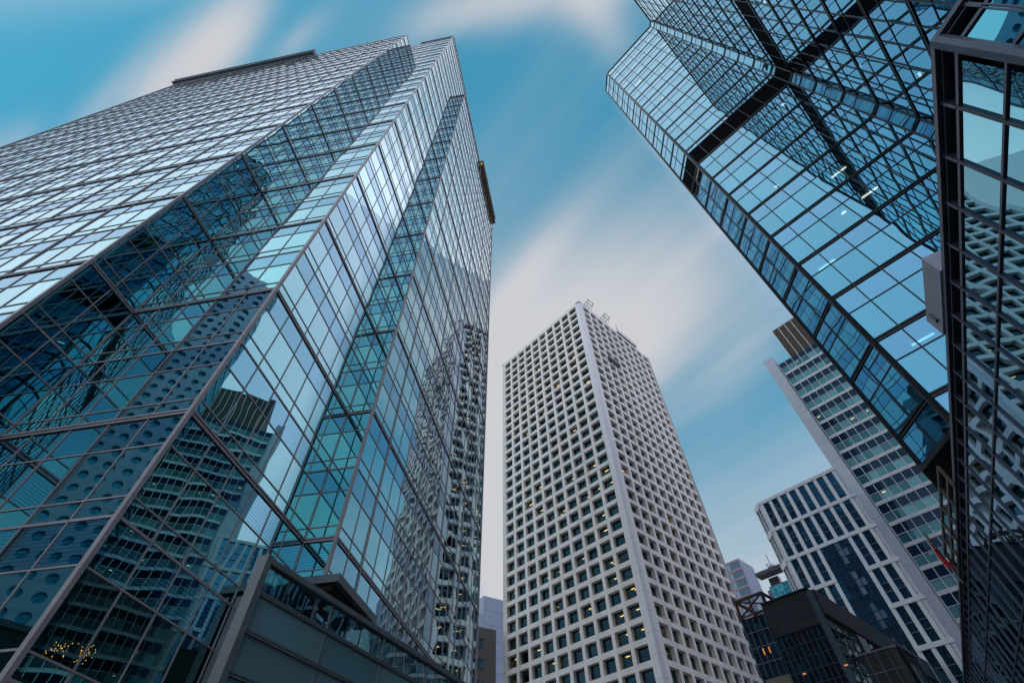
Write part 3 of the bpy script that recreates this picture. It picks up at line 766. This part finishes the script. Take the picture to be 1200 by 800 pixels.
put_panes(wb, 'window', M['strg'], SB); M['strl'] = glass('pale curtain wall pane', (.14, .22, .30), (0, 0, 0), p=2.2, blind=((.10, .17, .26), (.20, .28, .38)), wave=.04, vary=.3)
pale = [c_ for j_, c_ in enumerate(curt) if j_ % nq == 3 and (j_ // nq) % 4 != 3 or (j_ % nq == 4 and (j_ // nq) % 4 == 1)]
ids_ = set(id(c_) for c_ in pale)
put_panes([c_ for c_ in curt if id(c_) not in ids_], 'curtain_wall_pane', M['strg'], SB, 70); put_panes(pale, 'pale_curtain_wall_pane', M['strl'], SB, 30)
lo = []; ro = random.Random(8)
for _ in range(9):
    uu = ro.uniform(6.5, 13.5); zz = ro.uniform(8, 26); lo.append(boxc(F, uu, uu + .35, zz, zz + .12, .08, .1))
put_lamps(lo, 'warm_ceiling_lamp', M['lampo'], SB, 9)
# chamfered side
Fc = Face(B0, B0 + unit(1.3) * 2.3, n=unit(271.3)); frm = MB(); wc = []
for k, z in enumerate(zs):
    zb = z - rowB
    if zb < -2: break
    Fc.box(frm, 0, Fc.L, z - 1, z - .004, -.5, .16)
    for i in range(2):
        wc.append((Fc.pane(.25 + i * 1.0, 1.05 + i * 1.0, zb, z - 1, -.2), Fc.n))
    for x in (0, 1.05, 2.05): Fc.box(frm, x, x + .25, zb, z - .98, -.5, .06)
frm.build('chamfer_frame', M['strw'], SB); put_panes(wc, 'window', M['strg'], SB)
mb = MB(); mb.prism([tuple(B0 + d_ * .3 + unit(46.3) * .6), tuple(B0 + d_ * uR + unit(46.3) * .6), tuple(B0 + d_ * uR + unit(46.3) * 3.2), tuple(B0 + unit(1.3) * 2.4 + d_ * 1.0 + unit(46.3) * 2)], 0, HB - .3)
mb.build('wall', M['strw'], SB)

# ================================================================== BLACK BLOCK in front of it
rK = 62.0; K0 = P_(25.67, rK); K1r, K1u = isect(K0, d_, 30.5); HK = .3604 * rK + EYE
K1 = K0 + d_ * K1u
BK_ = thing('black_clad_block', 'black gridded low block with dark windows and perforated pale strips at its side', 'building', (*(K0 + d_ * K1u / 2 + unit(46.3) * 20), 0))
F = Face(K0, K1 - d_ * .5, n=nS); fr = MB(); pn = []; rk = random.Random(4)
hp = 3.3
mb = MB(); F.box(mb, 0, F.L, HK - hp, HK, -.6, .15); F.box(mb, -.05, F.L + .3, HK, HK + .12, -.7, .3); mb.build('parapet', M['blk'], BK_)
nbk = 9; bk = F.L / nbk; z = HK - hp; lo = []
while z > .5:
    for i in range(nbk):
        pn.append((F.pane(i * bk, (i + 1) * bk, z - 1.1, z, 0), F.n))
    F.box(fr, 0, F.L, z - 1.1 - .035, z - 1.1 + .035, -.02, .05); z -= 1.1
for i in range(nbk + 1): F.box(fr, i * bk - .035, i * bk + .035, 0, HK - hp, -.02, .07)
for i in range(nbk): F.box(fr, i * bk - .02, i * bk + .02, HK - hp, HK, .15, .17)
for kk in (1, 2): F.box(fr, 0, F.L, HK - hp * kk / 3 - .02, HK - hp * kk / 3 + .02, .15, .168)
for (a_, b_) in ((1.2, 3.2), (3.0, 4.6), (5.2, 3.4), (2.2, 6.8)):
    lo.append(boxc(F, a_, a_ + .32, HK - hp - b_ * 1.1, HK - hp - b_ * 1.1 + .12, .01, .04))
put_lamps(lo, 'orange_lamp', M['lampo'], BK_, 10)
put_panes(pn, 'window', M['blkg'], BK_); fr.build('mullion_grid', solid('thin blue grey mullion', (.05, .065, .09), .4, .4), BK_)
Kc = K1 - d_ * .5; Kd = K1 + unit(46.3) * .5
Fc = Face(Kc, Kd, n=unit(181.3)); mb = MB(); Fc.box(mb, 0, Fc.L, 0, HK - .003, -.3, .02); mb.build('rounded_corner', M['steel'], BK_)
F2 = Face(Kd, Kd + unit(46.3) * 34, n=unit(136.3)); mb = MB(); F2.box(mb, 0, F2.L, HK - 2.4, HK - .004, -.5, .25); mb.build('perforated_parapet', M['blk'], BK_)
pn = []; fr = MB(); pf = []
for i in range(20):
    for k in range(18):
        z1_ = HK - 2.4 - 1.15 * k
        if z1_ < 1.2: break
        pn.append((F2.pane(i * 1.7, i * 1.7 + 1.7, z1_ - 1.15, z1_, -.02), F2.n))
for i in range(20): F2.box(fr, i * 1.7 - .03, i * 1.7 + .03, 0, HK - 2.4, -.05, .05)
for k in range(1, 19): F2.box(fr, 0, 34, HK - 2.4 - 1.15 * k - .03, HK - 2.4 - 1.15 * k + .03, -.05, .04)
put_panes(pn, 'side_window', M['blkg'], BK_); fr.build('side_mullion_grid', M['blk'], BK_)
for u0 in (7.5, 16.5, 25):
    mb = MB(); F2.box(mb, u0, u0 + 2.0, 0, HK - 2.6, .06, .16); mb.build('perforated_strip', M['perf'], BK_)
mb = MB(); mb.prism([tuple(K0 + unit(46.3) * .6), tuple(K1 + unit(46.3) * .6 - d_ * .8), tuple(K1 + unit(46.3) * 34 - d_ * .6), tuple(K0 + unit(46.3) * 34)], 0, HK - .15); mb.build('wall', M['blk'], BK_)
# small roof volume in front (stair tower) with a rounded corner
V0 = P_(31.75, 47); Fv = Face(V0, V0 + d_ * 2.6, n=nS); HV = .262 * 47 + EYE
SV = thing('dark_stair_tower', 'small dark stair tower with a pale rim beside the black block', 'building', (*(V0 + d_ * 1.3 + unit(46.3) * 1.6), 0))
mb = MB(); q = [V0, V0 + d_ * 2.1, V0 + d_ * 2.5 + unit(46.3) * .15, V0 + d_ * 2.6 + unit(46.3) * .6, V0 + d_ * 2.6 + unit(46.3) * 4, V0 + unit(46.3) * 4]
mb.prism([tuple(x) for x in q], 0, HV); mb.build('wall', M['blk'], SV)
mb = MB(); c_ = np.mean(np.array(q), 0); q2 = [c_ + (x - c_) * 1.05 for x in q]; mb.prism([tuple(x) for x in q2], HV, HV + .12); mb.build('rim', M['steel'], SV)
mb = MB(); Fv2 = Face(V0 + d_ * 2.6 + unit(46.3) * .8, V0 + d_ * 2.6 + unit(46.3) * 3.8, n=unit(136.3)); Fv2.box(mb, .4, 1.8, 0, HV - .8, .01, .06); mb.build('perforated_strip', M['perf'], SV)
mb = MB()
for k in range(8): Fv.box(mb, .05, 2.1, HV - 1.2 * (k + 1), HV - 1.2 * (k + 1) + .05, 0, .04)
for k in range(3): Fv.box(mb, .4 + .7 * k, .44 + .7 * k, 0, HV, 0, .04)
mb.build('cladding_joint', M['steel'], SV)
# left wing with red steel roof frame
J0 = P_(23.2, 66); Jr, Ju = isect(J0, d_, 26.0)
WG = thing('dark_glass_wing', 'dark glass wing with faintly lit floors squeezed beside the centre tower', 'building', (*(J0 + d_ * Ju / 2 + unit(46.3) * 6), 0))
F = Face(J0, J0 + d_ * Ju, n=nS); HJ = .343 * 66 + EYE; pn = []; fr = MB(); lo = []
z = HJ
while z > .5:
    for i in range(5): pn.append((F.pane(Ju * i / 5, Ju * (i + 1) / 5, z - 1.5, z, 0), F.n))
    F.box(fr, 0, Ju, z - 1.5 - .04, z - 1.46, -.02, .05); z -= 1.5
for i in range(6): F.box(fr, Ju * i / 5 - .03, Ju * i / 5 + .03, 0, HJ, -.02, .07)
put_panes(pn, 'window', M['blkg'], WG); fr.build('mullion_grid', M['steel'], WG)
for (a_, b_, w_) in ((1.2, 3.8, .25), (1.9, 3.8, .25)): lo.append(boxc(F, a_, a_ + w_ * .7, HJ - b_, HJ - b_ + .6, .01, .04))
put_lamps(lo, 'lit_window', M['lampo'], WG, 5)
mb = MB(); F.box(mb, .3, Ju - .2, HJ - 7.2, HJ - 6.0, .02, .06); mb.build('beige_blind', solid('beige blind', (.20, .18, .13), .8), WG)
lo = []
for b_ in (10.2, 13.8): lo.append(boxc(F, 1.6, 3.4, HJ - b_, HJ - b_ + .16, .01, .04))
put_lamps(lo, 'red_lamp', lamp('red strip light', (1, .12, .08), .6), WG, 5)
mb = MB(); F.box(mb, 0, Ju, 0, HJ - .1, -10, -.3); mb.build('wall', M['blk'], WG)
RFm = thing('red_steel_roof_frame', 'open red brown steel frame on the roof beside the black block', 'steel frame', (*(J0 + d_ * Ju / 2 + unit(46.3) * 3), HJ))
mb = MB(); q0, q1, q2_, q3 = F.pt(0, -.2, HJ), F.pt(Ju, -.2, HJ), F.pt(Ju, -5, HJ), F.pt(0, -5, HJ)
U = lambda p, h: (p[0], p[1], p[2] + h)
hh = 2.1
for p in (q0, q1, q2_, q3): mb.bar(p, U(p, hh), .14)
for a_, b_ in ((q0, q1), (q1, q2_), (q2_, q3), (q3, q0)): mb.bar(U(a_, hh), U(b_, hh), .13); mb.bar(U(a_, .3), U(b_, .3), .08)
mb.bar(U(q0, .3), U(q1, hh), .08); mb.bar(U(q3, .3), U(q2_, hh), .08); mb.bar(U(q0, hh), U(q2_, hh), .07)
mid = [(x + y) / 2 for x, y in zip(q0, q1)]; mb.bar(mid, U(mid, hh), .08)
mb.build('truss', M['rust'], RFm)

# ================================================================== background buildings
# small tower with turquoise glass screen between
t0 = P_(26.2, 130); Tr, Tu = isect(t0, d_, 29.9); F = Face(t0, t0 + d_ * Tu, n=nS); Hq = .408 * 130 + EYE
TB = thing('rooftop_pavilion_tower', 'small pale tower with an open roof frame radar dome and turquoise glass screen', 'building', (*(t0 + d_ * Tu / 2 + unit(46.3) * 5), 0))
mb = MB(); F.box(mb, 1.2, Tu, 0, Hq - 3.6, -10, 0); mb.build('wall', M['bluew'], TB)
mb = MB(); F.box(mb, 1.6, 4.0, Hq - 3.6, Hq - .2, -4, -2.6); F.box(mb, 4.6, Tu, Hq - 3.6, Hq - 2.6, -4, -2.5); mb.build('plant_room', M['steel'], TB)
mb = MB(); F.box(mb, .2, Tu, Hq - .2, Hq + .6, -2.2, .6); mb.build('roof_frame', M['beige'], TB)
mb = MB(); F.box(mb, Tu - 2.0, Tu - 1.2, Hq - 5, Hq - .2, -.8, 0); mb.build('frame_column', M['beige'], TB)
mb = MB(); F.box(mb, 2.2, Tu, Hq - 9, Hq - 3.3, .3, .7); mb.build('glass_screen', M['sign'], TB)
mb = MB()
for i in range(9): F.box(mb, 2.2 + i * 1.1, 2.28 + i * 1.1, Hq - 9, Hq - 3.2, .7, .76)
for k in range(4): F.box(mb, 2.2, Tu, Hq - 8.5 + k * 1.7, Hq - 8.4 + k * 1.7, .7, .78)
mb.build('screen_frame', M['bluew'], TB)
def dome(mb, c, r, n=14, h=1.0):
    i0 = len(mb.v); R = 6
    for j in range(R + 1):
        a = math.pi / 2 * j / R
        for i in range(n):
            b = 2 * math.pi * i / n; mb.v.append((c[0] + r * math.cos(a) * math.cos(b), c[1] + r * math.cos(a) * math.sin(b), c[2] + r * math.sin(a) * h))
    for j in range(R):
        for i in range(n): mb.f.append((i0 + j * n + i, i0 + j * n + (i + 1) % n, i0 + (j + 1) * n + (i + 1) % n, i0 + (j + 1) * n + i))
mb = MB(); c = F.pt(3.6, -3, Hq + 1.6); q = [(c[0] + 1.3 * math.cos(a * math.pi / 4), c[1] + 1.3 * math.sin(a * math.pi / 4)) for a in range(8)]
mb.prism(q, Hq + .9, Hq + 1.7); dome(mb, c, 1.1); mb.build('radar_dome', M['cab'], TB)
mb = MB(); mb.bar(F.pt(3.4, -3, Hq + 2.5), F.pt(3.4, -3, Hq + 5.4), .06); mb.bar(F.pt(2.6, -3, Hq + 1), F.pt(2.6, -3, Hq + 3.4), .05); mb.bar(F.pt(2.2, -3, Hq + 3.0), F.pt(3.0, -3, Hq + 3.0), .05); mb.build('antenna', M['steel'], TB)
# pale striped tower right behind the centre tower
t0 = P_(22.5, 165); F = Face(t0, isect(t0, d_, 25.2)[1] * d_ + t0, n=nS); Hq = .448 * isect(t0, d_, 25.2)[0] + EYE
PB = thing('pink_banded_tower', 'distant blue glass tower with thin pink bands peeping out right of the centre tower', 'office tower', (*(t0 + d_ * F.L / 2 + unit(46.3) * 8), 0))
mb = MB(); F.box(mb, 0, F.L, 0, Hq, -4, 0); mb.build('glass_wall', M['bglassb'], PB)
mb = MB(); z = Hq
while z > 3: F.box(mb, 0, F.L + .02, z - .7, z, -.2, .12); z -= 2.6
mb.build('stone_band', M['pinkst'], PB)
Fs = Face(t0 + d_ * F.L, t0 + d_ * F.L + unit(46.3) * 9, n=unit(136.3)); mb = MB(); Fs.box(mb, 0, 9, 0, Hq - .01, -3.5, .02); mb.build('side_wall', M['bluew'], PB)
# two buildings left of the centre tower
t0 = P_(-6.4, 170); e_ = unit(-81.3 + 180); F = Face(P_(-4.1, 190), P_(-1.0, 196), n=unit(180)); Hq = .432 * 190 + EYE
LB = thing('plain_blue_tower', 'plain pale blue concrete tower peeping out left of the centre tower', 'building', (*P_(-2.5, 198), 0))
mb = MB(); F.box(mb, 0, F.L, 0, Hq, -10, 0); mb.build('wall', M['bluew'], LB)
mb = MB()
for k in range(14): F.box(mb, 0, F.L, Hq - 5 * (k + 1), Hq - 5 * (k + 1) + .12, 0, .03)
mb.build('panel_joint', M['steel'], LB)
mb = MB(); Fz = Face(P_(-4.4, 190), P_(-4.1, 190), n=unit(180)); Fz.box(mb, -.4, .98, 0, Hq - 6.5, -8, -.2); mb.build('stair_core', M['bluew'], LB)
rG = 120.0
g0 = P_(-6.5, rG * 1.0); g1 = P_(-2.62, rG * 1.035); F = Face(g0, g1, n=unit(190)); Hq = .381 * rG + EYE
GB = thing('brown_banded_block', 'brown stone block with dark strip windows in the gap beside the left tower', 'office block', (*P_(-4.5, rG + 8), 0))
mb = MB(); F.box(mb, 0, F.L, 0, Hq, -10, 0); mb.build('wall', M['beige'], GB)
z = Hq - 2.4; wl = []; mb = MB()
while z > 3:
    for i in range(3):
        wl.append((F.pane(i * 2.1, i * 2.1 + 1.95, z - 1.9, z, .02), F.n))
    z -= 4.1
put_panes(wl, 'window', M['bggl'], GB)
mb = MB(); z = Hq - 2.4
while z > 3: F.box(mb, 0, 6.3, z, z + .15, .01, .12); F.box(mb, 0, 6.3, z - 2.05, z - 1.9, .01, .12); z -= 4.1
for i in range(4): F.box(mb, F.L - 1.9 + i * .62, F.L - 1.86 + i * .62, 0, Hq, .0, .02) if i < 3 else None
mb.build('stone_sill', M['beige'], GB)

# ================================================================== PODIUM WALL in the foreground
hP = 6.0; PA = P_(-28.46, hP / .4549); ePd = unit(22.8); nP = unit(22.8 + 90)
F = Face(PA, PA + ePd * 15.6, n=nP)
PD = thing('podium_parapet_wall', 'low grey panelled glass podium wall with a thick end post at the bottom', 'podium wall', (*(PA + ePd * 7.8), 0))
zt = hP + EYE; fr = MB(); pt_, pg_ = [], []
rows = [zt - .08, zt - .75]; 
while rows[-1] > .8: rows.append(rows[-1] - .82)
bwp = 2.62
for j in range(len(rows) - 1):
    for i in range(6):
        (pg_ if j == 0 else pt_).append((F.pane(i * bwp, (i + 1) * bwp, rows[j + 1], rows[j], 0), F.n))
    z = rows[j + 1]; F.box(fr, 0, F.L, z - .05, z - .012, -.02, .07); F.box(fr, 0, F.L, z + .012, z + .05, -.02, .05)
for i in range(1, 6): F.box(fr, i * bwp - .022, i * bwp + .022, 0, zt - .08, -.02, .035)
F.box(fr, 0, F.L, zt - .08, zt + .06, -.15, .10)
put_panes(pt_, 'panel', M['ppan'], PD); put_panes(pg_, 'glass_panel', M['ppang'], PD); fr.build('rail_frame', M['pframe'], PD)
mb = MB(); F.box(mb, -.16, .02, 0, zt + .1, -.22, .12); mb.build('end_post', M['pframe'], PD)
mb = MB(); F.box(mb, .1, F.L, 0, zt - .9, -.3, -.15); mb.build('wall', M['innerd'], PD)
# louvred plant screen between the tower and the podium wall
LS = thing('louvre_screen', 'dark metal louvre screen at the tower foot beside the podium end post', 'louvre screen', (*st(-13.5, 18), 0))
Fl = Face(st(-13.42, 16.9), st(-13.42, 19.9), n=nB)
mb = MB(); zz = .3
while zz < 8.2 + EYE: Fl.box(mb, 0, Fl.L, zz, zz + .07, -.02, .16); zz += .24
mb.build('louvre', M['pframe'], LS)
mb = MB(); Fl.box(mb, -.08, 0, 0, 8.3 + EYE, -.1, .2); Fl.box(mb, 0, Fl.L, 8.2 + EYE, 8.32 + EYE, -.1, .2); mb.build('edge_frame', M['pframe'], LS)
mb = MB(); Fl.box(mb, 0, Fl.L, 0, 8.2 + EYE, -.12, -.04); mb.build('backing', M['black'], LS)
# ================================================================== buildings behind the camera that the glass mirrors
cA = st(-17.5, 10.6)
J_ = cA + unit(-113.5) * 62
RW = thing('round_window_tower', 'pale tower with round porthole windows seen mirrored in the lower left glass', 'office tower', (0, 0, 0))
e_j = unit(-113.5 - 100); F = Face(J_, J_ + e_j * 36, n=unit(-113.5 + 180))
RW.location = (*(J_ + e_j * 18 + unit(-113.5) * 18), 0)
HJW = 22 + 1.24 * 62
def holed(F, W_, H_, pitch, r, mbw, rims, disc):
    nx = int(W_ / pitch); nz_ = int(H_ / pitch); x0 = (W_ - nx * pitch) / 2; n = 16
    for i in range(nx):
        for j in range(nz_):
            cx_, cz_ = x0 + (i + .5) * pitch, H_ - (j + .5) * pitch - 1.5
            if cz_ < 2: continue
            h = pitch / 2
            sq = []; ci = []; cb = []
            for k in range(n):
                a = 2 * math.pi * k / n; c, s_ = math.cos(a), math.sin(a); m_ = max(abs(c), abs(s_))
                sq.append(F.pt(cx_ + h * c / m_, 0, cz_ + h * s_ / m_)); ci.append(F.pt(cx_ + r * c, 0, cz_ + r * s_)); cb.append(F.pt(cx_ + r * c, -.5, cz_ + r * s_))
            i0 = len(mbw.v); mbw.v += sq + ci + cb
            for k in range(n):
                k2 = (k + 1) % n; mbw.f.append((i0 + k, i0 + k2, i0 + n + k2, i0 + n + k)); mbw.f.append((i0 + n + k, i0 + n + k2, i0 + 2 * n + k2, i0 + 2 * n + k))
            i0 = len(disc.v); disc.v += cb; disc.f.append(tuple(range(i0, i0 + n)))
mw_, ds = MB(), MB(); holed(F, 36, HJW, 2.2, .68, mw_, None, ds)
mw_.build('wall', M['porthole'], RW)
o = ds.build('round_window', glass('porthole glass', (.05, .22, .30), (0, 0, 0), p=2, blind=((.03, .22, .30), (.05, .34, .44))), RW); o['kind'] = 'stuff'
mb = MB(); F.box(mb, 0, 36, HJW - 1.5, HJW, -.6, 0); F.box(mb, 0, .25, 0, HJW - 1.5, -.6, .01); F.box(mb, .0, 36, 0, HJW - .2, -30, -.7); mb.build('core', M['porthole'], RW)
GQ = thing('granite_low_block', 'dark green granite block seen mirrored at the lower left corner', 'building', (0, 0, 0))
gp = cA + unit(-118) * 34; F = Face(gp + unit(-28) * 14, gp - unit(-28) * 3, n=unit(62)); GQ.location = (*gp, 0)
mb = MB(); F.box(mb, 0, F.L, 0, 17, -10, 0); mb.build('wall', M['granite'], GQ)
mb = MB(); F.box(mb, -.1, F.L + .1, 17, 17.4, -10, .2); mb.build('coping', M['steel'], GQ)
